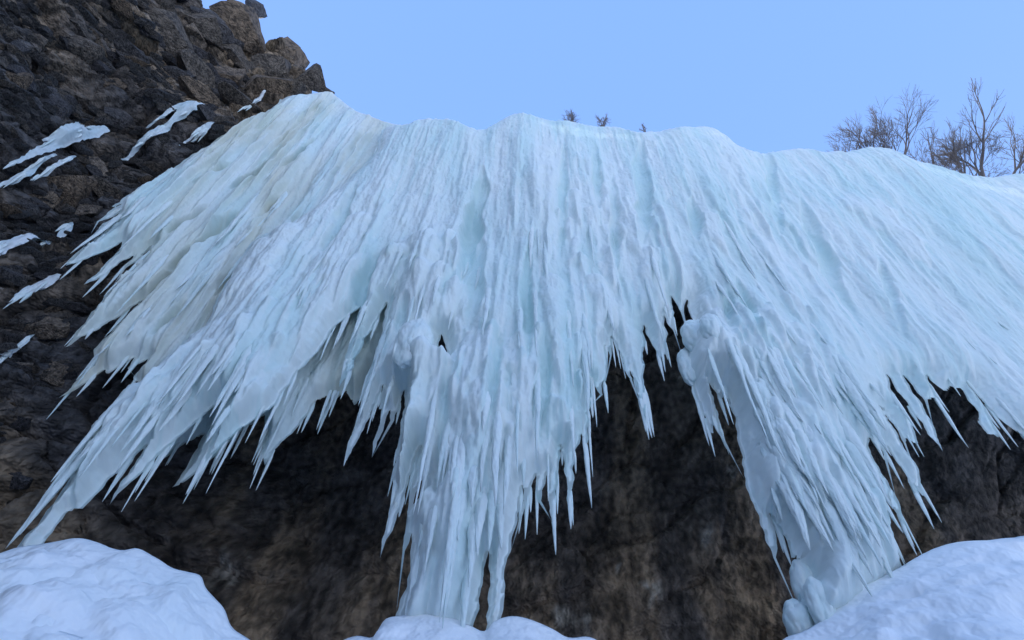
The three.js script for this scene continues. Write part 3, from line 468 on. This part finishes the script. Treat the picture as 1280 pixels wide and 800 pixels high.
{
  const put = (S, px, py, l, r, lim = 0.45) => {
    const q = hit(px, py, S.off + 0.4), k = S.sample(q.s, q.h); if (k < 0 || S.D[k] < 0.12) return 0;
    const k2 = S.sample(q.s, q.h - l * 0.97), fr = S.F[k]; let out = fr - r * 0.1; if (k2 >= 0) out = Math.max(fr + 0.02, S.F[k2] + r * 0.3); if (out - fr > lim || S.sample(q.s, q.h - l + 0.35) < 0) return 0;
    meshOf('icicle', icicleGeo(at(q.s, q.h, fr - r * 0.9), at(q.s + rr(-0.04, 0.04), q.h - l, out), r), mIce, waterfall); return 1;
  };
  let n = 0;
  for (let k = 0; k < 2000 && n < 62; k++) { const x = rr(380, 960), y = rr(270, 560); n += put(front, x, y, rr(0.9, 3.4), rr(0.03, 0.075)); }
  n = 0; for (let k = 0; k < 900 && n < 40; k++) n += put(front, rr(880, 1080), rr(430, 700), rr(0.8, 2.4), rr(0.04, 0.11));
  n = 0; for (let k = 0; k < 900 && n < 16; k++) n += put(front, rr(898, 985), rr(480, 690), rr(0.7, 1.8), rr(0.06, 0.12), 1);
  n = 0; for (let k = 0; k < 900 && n < 28; k++) n += put(front, rr(500, 640), rr(520, 700), rr(0.8, 2.2), rr(0.035, 0.09));
  n = 0; for (let k = 0; k < 900 && n < 34; k++) n += put(front, rr(90, 330), rr(400, 570), rr(0.8, 2.4), rr(0.035, 0.08));
  n = 0; for (let k = 0; k < 600 && n < 48; k++) n += put(back, rr(90, 420), rr(170, 470), rr(1.2, 3.4), rr(0.035, 0.085));
  n = 0; for (let k = 0; k < 600 && n < 24; k++) n += put(front, rr(960, 1260), rr(360, 640), rr(0.4, 1.4), rr(0.03, 0.06));
}

function lumps(x, y, z, f, salt) { // rounded, touching lumps
  x *= f; y *= f; z *= f; const i = Math.floor(x), j = Math.floor(y), k = Math.floor(z); let m = 0;
  for (let a = -1; a < 2; a++) for (let b = -1; b < 2; b++) for (let c = -1; c < 2; c++) { const h1 = hash(i + a, j + b, (k + c) * 7 + salt), h2 = hash(j + b + 91, k + c, (i + a) * 5 + salt), h3 = hash(k + c + 17, i + a, (j + b) * 3 + salt), dx = i + a + h1 - x, dy = j + b + h2 - y, dz = k + c + h3 - z, d = (dx * dx + dy * dy + dz * dz) / (0.55 + 0.6 * h2); if (d < 1) m = Math.max(m, Math.sqrt(1 - d) * (0.6 + 0.4 * h3)); }
  return m;
}
// --- frozen spray bulges: knobbly caps where water splashed (top pixel, size in metres)
for (const [x, y, w, hgt, d] of [[519, 444, 0.3, 0.5, 0.2], [872, 416, 0.26, 0.36, 0.22], [864, 438, 0.16, 0.4, 0.16], [884, 428, 0.18, 0.32, 0.18], [1016, 712, 0.15, 0.34, 0.16], [1008, 756, 0.16, 0.24, 0.18], [1026, 750, 0.15, 0.3, 0.14], [948, 505, 0.16, 0.34, 0.14], [968, 560, 0.16, 0.3, 0.14], [990, 610, 0.16, 0.34, 0.14]]) {
  const q = hit(x, y, front.off + 0.35), kk = front.sample(q.s, q.h), o = kk < 0 ? front.off + 0.1 : front.F[kk], g = new THREE.IcosahedronGeometry(1, 14), P = g.attributes.position, col = [], uv = [], v = V3(0, 0, 0), c = at(q.s, q.h, o - d * 0.5), n = at(q.s, q.h, 1).sub(at(q.s, q.h, 0)), r = V3(0, 1, 0).cross(n);
  for (let i = 0; i < P.count; i++) {
    v.fromBufferAttribute(P, i); const e = 0.8 + 0.34 * lumps(v.x + x, v.y, v.z + y, 1.7, 5) + 0.1 * lumps(v.x + x, v.y, v.z, 4, 9), X = v.x * w * e, Y = v.y * hgt * e * (v.y < 0 ? 1.3 : 1), Z = v.z * d * e;
    P.setXYZ(i, c.x + r.x * X + n.x * Z, c.y + Y, c.z + r.z * X + n.z * Z); const m = clamp(0.3 + fbm(v.x * 2 + x, v.y * 1.2, v.z * 2, 3)); col.push(mix(0.78, 0.62, m), mix(0.88, 0.80, m), mix(0.88, 0.81, m)); uv.push(X, Y);
  }
  g.setAttribute('color', new THREE.Float32BufferAttribute(col, 3)); g.setAttribute('uv', new THREE.Float32BufferAttribute(uv, 2)); meshOf('ice_bulge', toCreasedNormals(g, 1.2), mIce, waterfall);
}
{ // the finest dripping points along the lower rims
  const geos = [];
  for (const [S, n] of [[front, 190], [back, 60]]) {
    const P = S.polys[0]; let made = 0;
    for (let k = 0; k < 6000 && made < n; k++) {
      const i = Math.floor(rnd() * P.length), [s, h] = P[i], c = S.sample(s, h + 0.16), d = S.sample(s, h - 0.2); if (c < 0 || d >= 0 || s < -11 || s > 17 || h < 7.6) continue;
      const l = rr(0.15, 0.75) * (rnd() < 0.2 ? 1.6 : 1), f = S.F[c] || S.off; geos.push(icicleGeo(at(s, h + 0.22, f - 0.03), at(s + rr(-0.02, 0.02), h - l, f - 0.05), rr(0.018, 0.045), 6, 10)); made++;
    }
  }
  tag(meshOf('small_icicles', mergeGeometries(geos), mIce, waterfall), null, null, null, 'stuff');
}
// --- frozen seeps on the rock beside the fall
seeps.forEach(([label, outline], n) => {
  const ox = outline.reduce((a, p) => a + p[0], 0) / outline.length, oy = outline.reduce((a, p) => a + p[1], 0) / outline.length; // slimmer across the slant, as thin frozen runs
  const poly = outline.map(([x, y]) => { const a = (x - ox) * -0.88 + (y - oy) * 0.475, b = (x - ox) * 0.475 + (y - oy) * 0.88; return [ox + (n === 7 ? -10 : 0) + a * -0.88 * (n === 7 ? 0.8 : 1.06) + b * 0.475 * 0.7, oy + (n === 7 ? 7 : 0) + a * 0.475 * (n === 7 ? 0.8 : 1.06) + b * 0.88 * 0.7]; });
  const mid = hit(poly.reduce((a, p) => a + p[0], 0) / poly.length, poly.reduce((a, p) => a + p[1], 0) / poly.length, 0);
  let o = 0; for (let k = -2; k < 3; k++) for (let m = -2; m < 3; m++) o += (rockAt(mid.s + k * 0.3, mid.h + m * 0.3).off + 0.15) / 25;
  const S = new Sheet([densify(poly, 5).map(([x, y]) => [x + 3.5 * noise(x * 0.09, y * 0.09, n), y + 2 * noise(x * 0.13, y * 0.13, n + 5)])], 0, 0.03, 0.035, o);
  for (let k = 0; k < S.N; k++) if (S.inside[k]) { const s = S.sa + (k % S.nx) * S.ds, h = S.ha + Math.floor(k / S.nx) * S.dh; let m = -9; for (let a = -2; a < 3; a++) for (let b = -2; b < 3; b++) m = Math.max(m, rockAt(s + a * 0.09, h + b * 0.12).off); S.base[k] = m + 0.07 + 0.04 * fbm(s * 1.4, h * 0.4, n, 3); }
  { const t = new Float32Array(S.N), R = 4; for (let pass = 0; pass < 2; pass++) { for (let k = 0; k < S.N; k++) if (S.inside[k]) { let a = 0, c = 0; for (let d = -R; d <= R; d++) { const z = pass ? k + d * S.nx : k + d; if (z >= 0 && z < S.N && S.inside[z]) { a += S.base[z]; c++; } } t[k] = a / c; } S.base.set(t); } S.fade = 1; }
  for (let k = 0; k < 60; k++) { const l = rr(0.4, 1.8), s = S.sa + rnd() * S.nx * S.ds, h = S.ha + rnd() * S.ny * S.dh; S.strand(1, s, h + l / 2, h - l / 2, rr(0.03, 0.09), rr(0.03, 0.12)); }
  S.finish(0.2, 0.1, 0.45, (s, h, a, b, c) => { const q = clamp(0.5 + 1.4 * fbm(s * 3, h * 0.5, 3 + n, 3)); c[0] = mix(0.75, 0.51, q); c[1] = mix(0.81, 0.68, q); c[2] = mix(0.84, 0.74, q); }, null);
  const keys = []; for (let j = 0; j < S.ny - 1; j++) for (let i = 0; i < S.nx - 1; i++) { const k = j * S.nx + i; if (S.cell(k)) keys.push(k); }
  const geos = [S.piece(keys)];
  for (let k = 0, m = 0; k < 400 && m < 7; k++) { const c = keys[Math.floor(rnd() * keys.length)], s = S.sa + (c % S.nx) * S.ds, h = S.ha + Math.floor(c / S.nx) * S.dh; if (!S.inside[c]) continue; const l = rr(0.3, 0.8), e = S.sample(s, h - l), o = S.F[c]; geos.push(icicleGeo(at(s, h, o - 0.02), at(s + rr(-0.03, 0.03), h - l, (e < 0 ? o : S.F[e]) + 0.03), rr(0.025, 0.06), 7, 12)); m++; }
  tag(meshOf(numbered('ice_tongue'), mergeGeometries(geos), mIce), label, 'ice', 'frozen seeps on the rock beside the fall');
});

// ---------------------------------------------------------------- heaps of ice and snow at the foot
function mound(label, crestPx, z, slope, lump, tone, salt) {
  const C = crestPx.map(([x, y, dz = 0]) => { const r = rayOf(x, y); return camera.position.clone().addScaledVector(r, -(z + dz - camera.position.z) / -r.z); });
  const curve = new THREE.CatmullRomCurve3(C, false, 'centripetal'), L = curve.getLength(), nu = Math.ceil(L / 0.05), P = curve.getSpacedPoints(nu), nb = 14, nf = 110, nv = nb + nf, pos = [], col = [], uv = [], idx = [];
  const prof = []; { let y = 0, w = 0, a = slope; for (let j = 0; j <= nf; j++) { prof.push([w, y]); const d = 0.055 * (1 + j / nf); a = mix(slope, 66, sm(0, 1, j / nf * 1.6)) * Math.PI / 180; w += Math.cos(a) * d; y -= Math.sin(a) * d; } }
  for (let i = 0; i <= nu; i++) for (let j = 0; j <= nv; j++) {
    const q = P[i]; let x = q.x, y = q.y, zz = q.z, toward = V3(-q.x * 0.35, 0, -q.z).normalize();
    if (j < nb) { const d = (nb - j) * 0.12; x -= toward.x * d * 0.8; zz -= toward.z * d * 0.8; y -= d * 0.5 + d * d * 0.25; }
    else { const [w, dy] = prof[j - nb]; x += toward.x * w; zz += toward.z * w; y += dy; }
    const e = j < nb ? 0.3 : clamp((j - nb) / 14 + 0.12), wx = x + 0.25 * noise(x * 1.3, y * 1.3, zz * 1.3), wy = y + 0.25 * noise(x * 1.3 + 9, y * 1.3, zz * 1.3), b1 = lumps(wx, wy, zz, 0.75, salt), b2 = lumps(wx, wy, zz, 1.9, salt + 3), b4 = lumps(wx, wy, zz, 4.6, salt + 8), b3 = fbm(x * 3.5, y * 3.5, zz * 3.5 + salt, 3);
    const D = 0.8 * lump * ((b1 - 0.6) * 0.8 + (b2 - 0.6) * 0.42 + (b4 - 0.5) * 0.1 + b3 * 0.24) * e;
    x += toward.x * D * 0.75; zz += toward.z * D * 0.75; y += D * 0.5;
    pos.push(x, y, zz); uv.push(x, y - zz); const m = clamp(0.4 + 0.9 * fbm(x * 0.9, y * 0.8, zz + salt, 3)); col.push(mix(0.9, tone[0] + 0.06, m), mix(0.93, tone[1] + 0.05, m), mix(0.95, tone[2] + 0.04, m));
    if (i < nu && j < nv) { const a = i * (nv + 1) + j, b = a + nv + 1; idx.push(a, a + 1, b + 1, a, b + 1, b); }
  }
  const g = new THREE.BufferGeometry(); g.setAttribute('position', new THREE.Float32BufferAttribute(pos, 3)); g.setAttribute('color', new THREE.Float32BufferAttribute(col, 3)); g.setAttribute('uv', new THREE.Float32BufferAttribute(uv, 2)); g.setIndex(idx); g.computeVertexNormals();
  return tag(meshOf(numbered('ice_mound'), g, mSnow), label, 'ice mound', 'ice heaps at the foot of the fall');
}
mound('tall rounded ice mound under the long slanting foot of the curtain', [[-190, 760], [-90, 715], [0, 690], [20, 684], [60, 678], [95, 673], [118, 677], [140, 685], [155, 688], [170, 686], [195, 698], [215, 711], [250, 719], [257, 734], [280, 762], [290, 785], [316, 802], [380, 850], [440, 900]], -6.6, 47, 0.7, [0.72, 0.82, 0.86], 3);
mound('smooth snowy bulge in front of the tall rounded ice mound', [[-140, 860], [-40, 805], [18, 762], [45, 742], [75, 722], [100, 713], [120, 708], [142, 714], [165, 722], [205, 742], [230, 780], [260, 830], [300, 900]], -6.15, 47, 0.6, [0.78, 0.85, 0.88], 23);
mound('low snow hump at the edge of the smooth snowy bulge', [[-220, 840], [-120, 790], [-40, 772], [5, 768], [25, 767], [45, 780], [80, 790], [120, 803], [180, 850], [240, 920]], -5.2, 48, 0.4, [0.8, 0.86, 0.9], 43);
mound('lumpy snow hump where the tall central ice column lands', [[380, 870], [425, 803], [445, 795], [466, 797], [474, 785], [482, 774], [500, 770], [545, 768], [567, 773], [590, 783], [605, 789], [618, 777], [640, 770], [662, 774], [690, 786], [710, 797], [740, 797], [780, 830], [830, 880]], -7.4, 47, 0.35, [0.8, 0.86, 0.9], 63);
mound('broad snow slope that the wide ice column runs into', [[920, 880], [978, 800], [1002, 790], [1025, 778], [1045, 760], [1062, 744], [1085, 730], [1111, 716], [1132, 705], [1160, 690], [1194, 679], [1240, 675], [1280, 669], [1360, 664], [1460, 668], [1560, 690]], -7.3, 46, 0.55, [0.72, 0.82, 0.9], 83);

// ---------------------------------------------------------------- bare trees and shrubs along the top
function limb(a, b, r0, r1, out, sides) {
  const n = 4, pts = [], side = V3(rr(-1, 1), rr(-1, 1), rr(-1, 1)).multiplyScalar(a.distanceTo(b) * 0.07);
  for (let i = 0; i <= n; i++) pts.push(a.clone().lerp(b, i / n).addScaledVector(side, Math.sin(i / n * Math.PI)));
  const d = b.clone().sub(a).normalize(), u = V3(0.3, 0.2, 1).cross(d).normalize(), w = d.clone().cross(u), pos = [], idx = [];
  for (let i = 0; i <= n; i++) { const r = mix(r0, r1, i / n); for (let k = 0; k < sides; k++) { const c = k / sides * 6.2832, p = pts[i].clone().addScaledVector(u, Math.cos(c) * r).addScaledVector(w, Math.sin(c) * r); pos.push(p.x, p.y, p.z); if (i < n) { const A = i * sides + k, B_ = i * sides + (k + 1) % sides; idx.push(A, B_, B_ + sides, A, B_ + sides, A + sides); } } }
  const g = new THREE.BufferGeometry(); g.setAttribute('position', new THREE.Float32BufferAttribute(pos, 3)); g.setIndex(idx); g.computeVertexNormals(); out.push(g); return pts;
}
function grow(a, dir, len, r, lev, out, keep, spread, density) {
  const b = a.clone().addScaledVector(dir, len), pts = limb(a, b, r, r * 0.62, out[keep > 0 ? 0 : 1], lev > 1 ? 6 : 4);
  if (lev <= 0) return;
  const kids = lev > 2 ? 3 : density + (lev === 1 ? 1 : 0);
  for (let k = 0; k < kids; k++) {
    const t = k === 0 ? 1 : rr(0.35, 1), o = pts[Math.min(4, Math.round(t * 4))].clone(), nd = dir.clone().add(V3(rr(-1, 1), rr(-0.7, 1), rr(-1, 1)).multiplyScalar(k === 0 ? spread * 0.5 : spread)).normalize();
    grow(o, nd, len * rr(0.62, 0.86), Math.max(0.0045, r * (k === 0 ? 0.64 : 0.5)), lev - 1, out, keep - 1, spread, density);
  }
}
function bareTree(name, label, bx, by, tx, ty, lev, r, spread, density, trunks, group) {
  const sh = name === 'shrub', q = hit(bx, by, sh ? 0.6 : 0.1), base = sh ? at(q.s, q.h - 0.5, 0.55) : at(q.s, q.h - 0.9, -0.6), r2 = rayOf(tx, ty);
  const dist = base.distanceTo(camera.position) * 1.015, top = camera.position.clone().addScaledVector(r2, dist), ax = top.clone().sub(base), H = ax.length();
  const o = new THREE.Group(); o.name = numbered(name); o.position.copy(base); scene.add(o); tag(o, label, name === 'shrub' ? 'shrub' : 'tree', group);
  const out = [[], []];
  for (let k = 0; k < trunks; k++) { const d = ax.clone().normalize().add(V3(rr(-1, 1), rr(-0.2, 0.4), rr(-0.6, 0.6)).multiplyScalar(k ? 0.55 : 0.08)).normalize(); grow(V3(sh ? 0 : rr(-0.1, 0.1) * k, 0, sh ? 0 : rr(-0.1, 0.1)), d, H * 0.36 * (k ? rr(0.55, 0.95) : 1), r * (k ? 0.6 : 1), lev, out, 1, spread, density); }
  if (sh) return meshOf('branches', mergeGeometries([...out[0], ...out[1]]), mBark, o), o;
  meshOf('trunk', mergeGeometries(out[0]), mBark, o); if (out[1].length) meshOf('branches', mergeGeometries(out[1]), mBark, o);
  return o;
}
const gT = 'bare trees along the top of the ice';
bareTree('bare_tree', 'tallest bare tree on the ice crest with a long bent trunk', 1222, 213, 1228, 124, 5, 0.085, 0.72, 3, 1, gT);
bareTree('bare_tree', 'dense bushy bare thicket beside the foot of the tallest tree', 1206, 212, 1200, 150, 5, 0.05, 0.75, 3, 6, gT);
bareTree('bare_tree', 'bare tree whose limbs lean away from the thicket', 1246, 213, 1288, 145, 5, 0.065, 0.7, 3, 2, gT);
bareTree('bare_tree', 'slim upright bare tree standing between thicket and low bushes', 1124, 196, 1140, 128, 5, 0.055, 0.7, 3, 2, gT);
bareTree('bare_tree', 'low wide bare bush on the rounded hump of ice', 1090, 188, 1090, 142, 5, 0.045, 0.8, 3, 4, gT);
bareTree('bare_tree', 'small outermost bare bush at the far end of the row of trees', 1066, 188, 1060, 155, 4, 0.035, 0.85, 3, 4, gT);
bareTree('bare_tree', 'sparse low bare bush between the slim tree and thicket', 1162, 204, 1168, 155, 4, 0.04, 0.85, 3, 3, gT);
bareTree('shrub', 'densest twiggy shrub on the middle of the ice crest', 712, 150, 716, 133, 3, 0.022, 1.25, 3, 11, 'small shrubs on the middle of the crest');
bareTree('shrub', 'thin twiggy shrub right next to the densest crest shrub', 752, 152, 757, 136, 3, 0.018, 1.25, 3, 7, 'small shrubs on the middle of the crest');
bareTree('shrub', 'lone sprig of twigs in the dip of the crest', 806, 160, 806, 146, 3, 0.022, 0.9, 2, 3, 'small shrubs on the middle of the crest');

renderer.render(scene, camera);
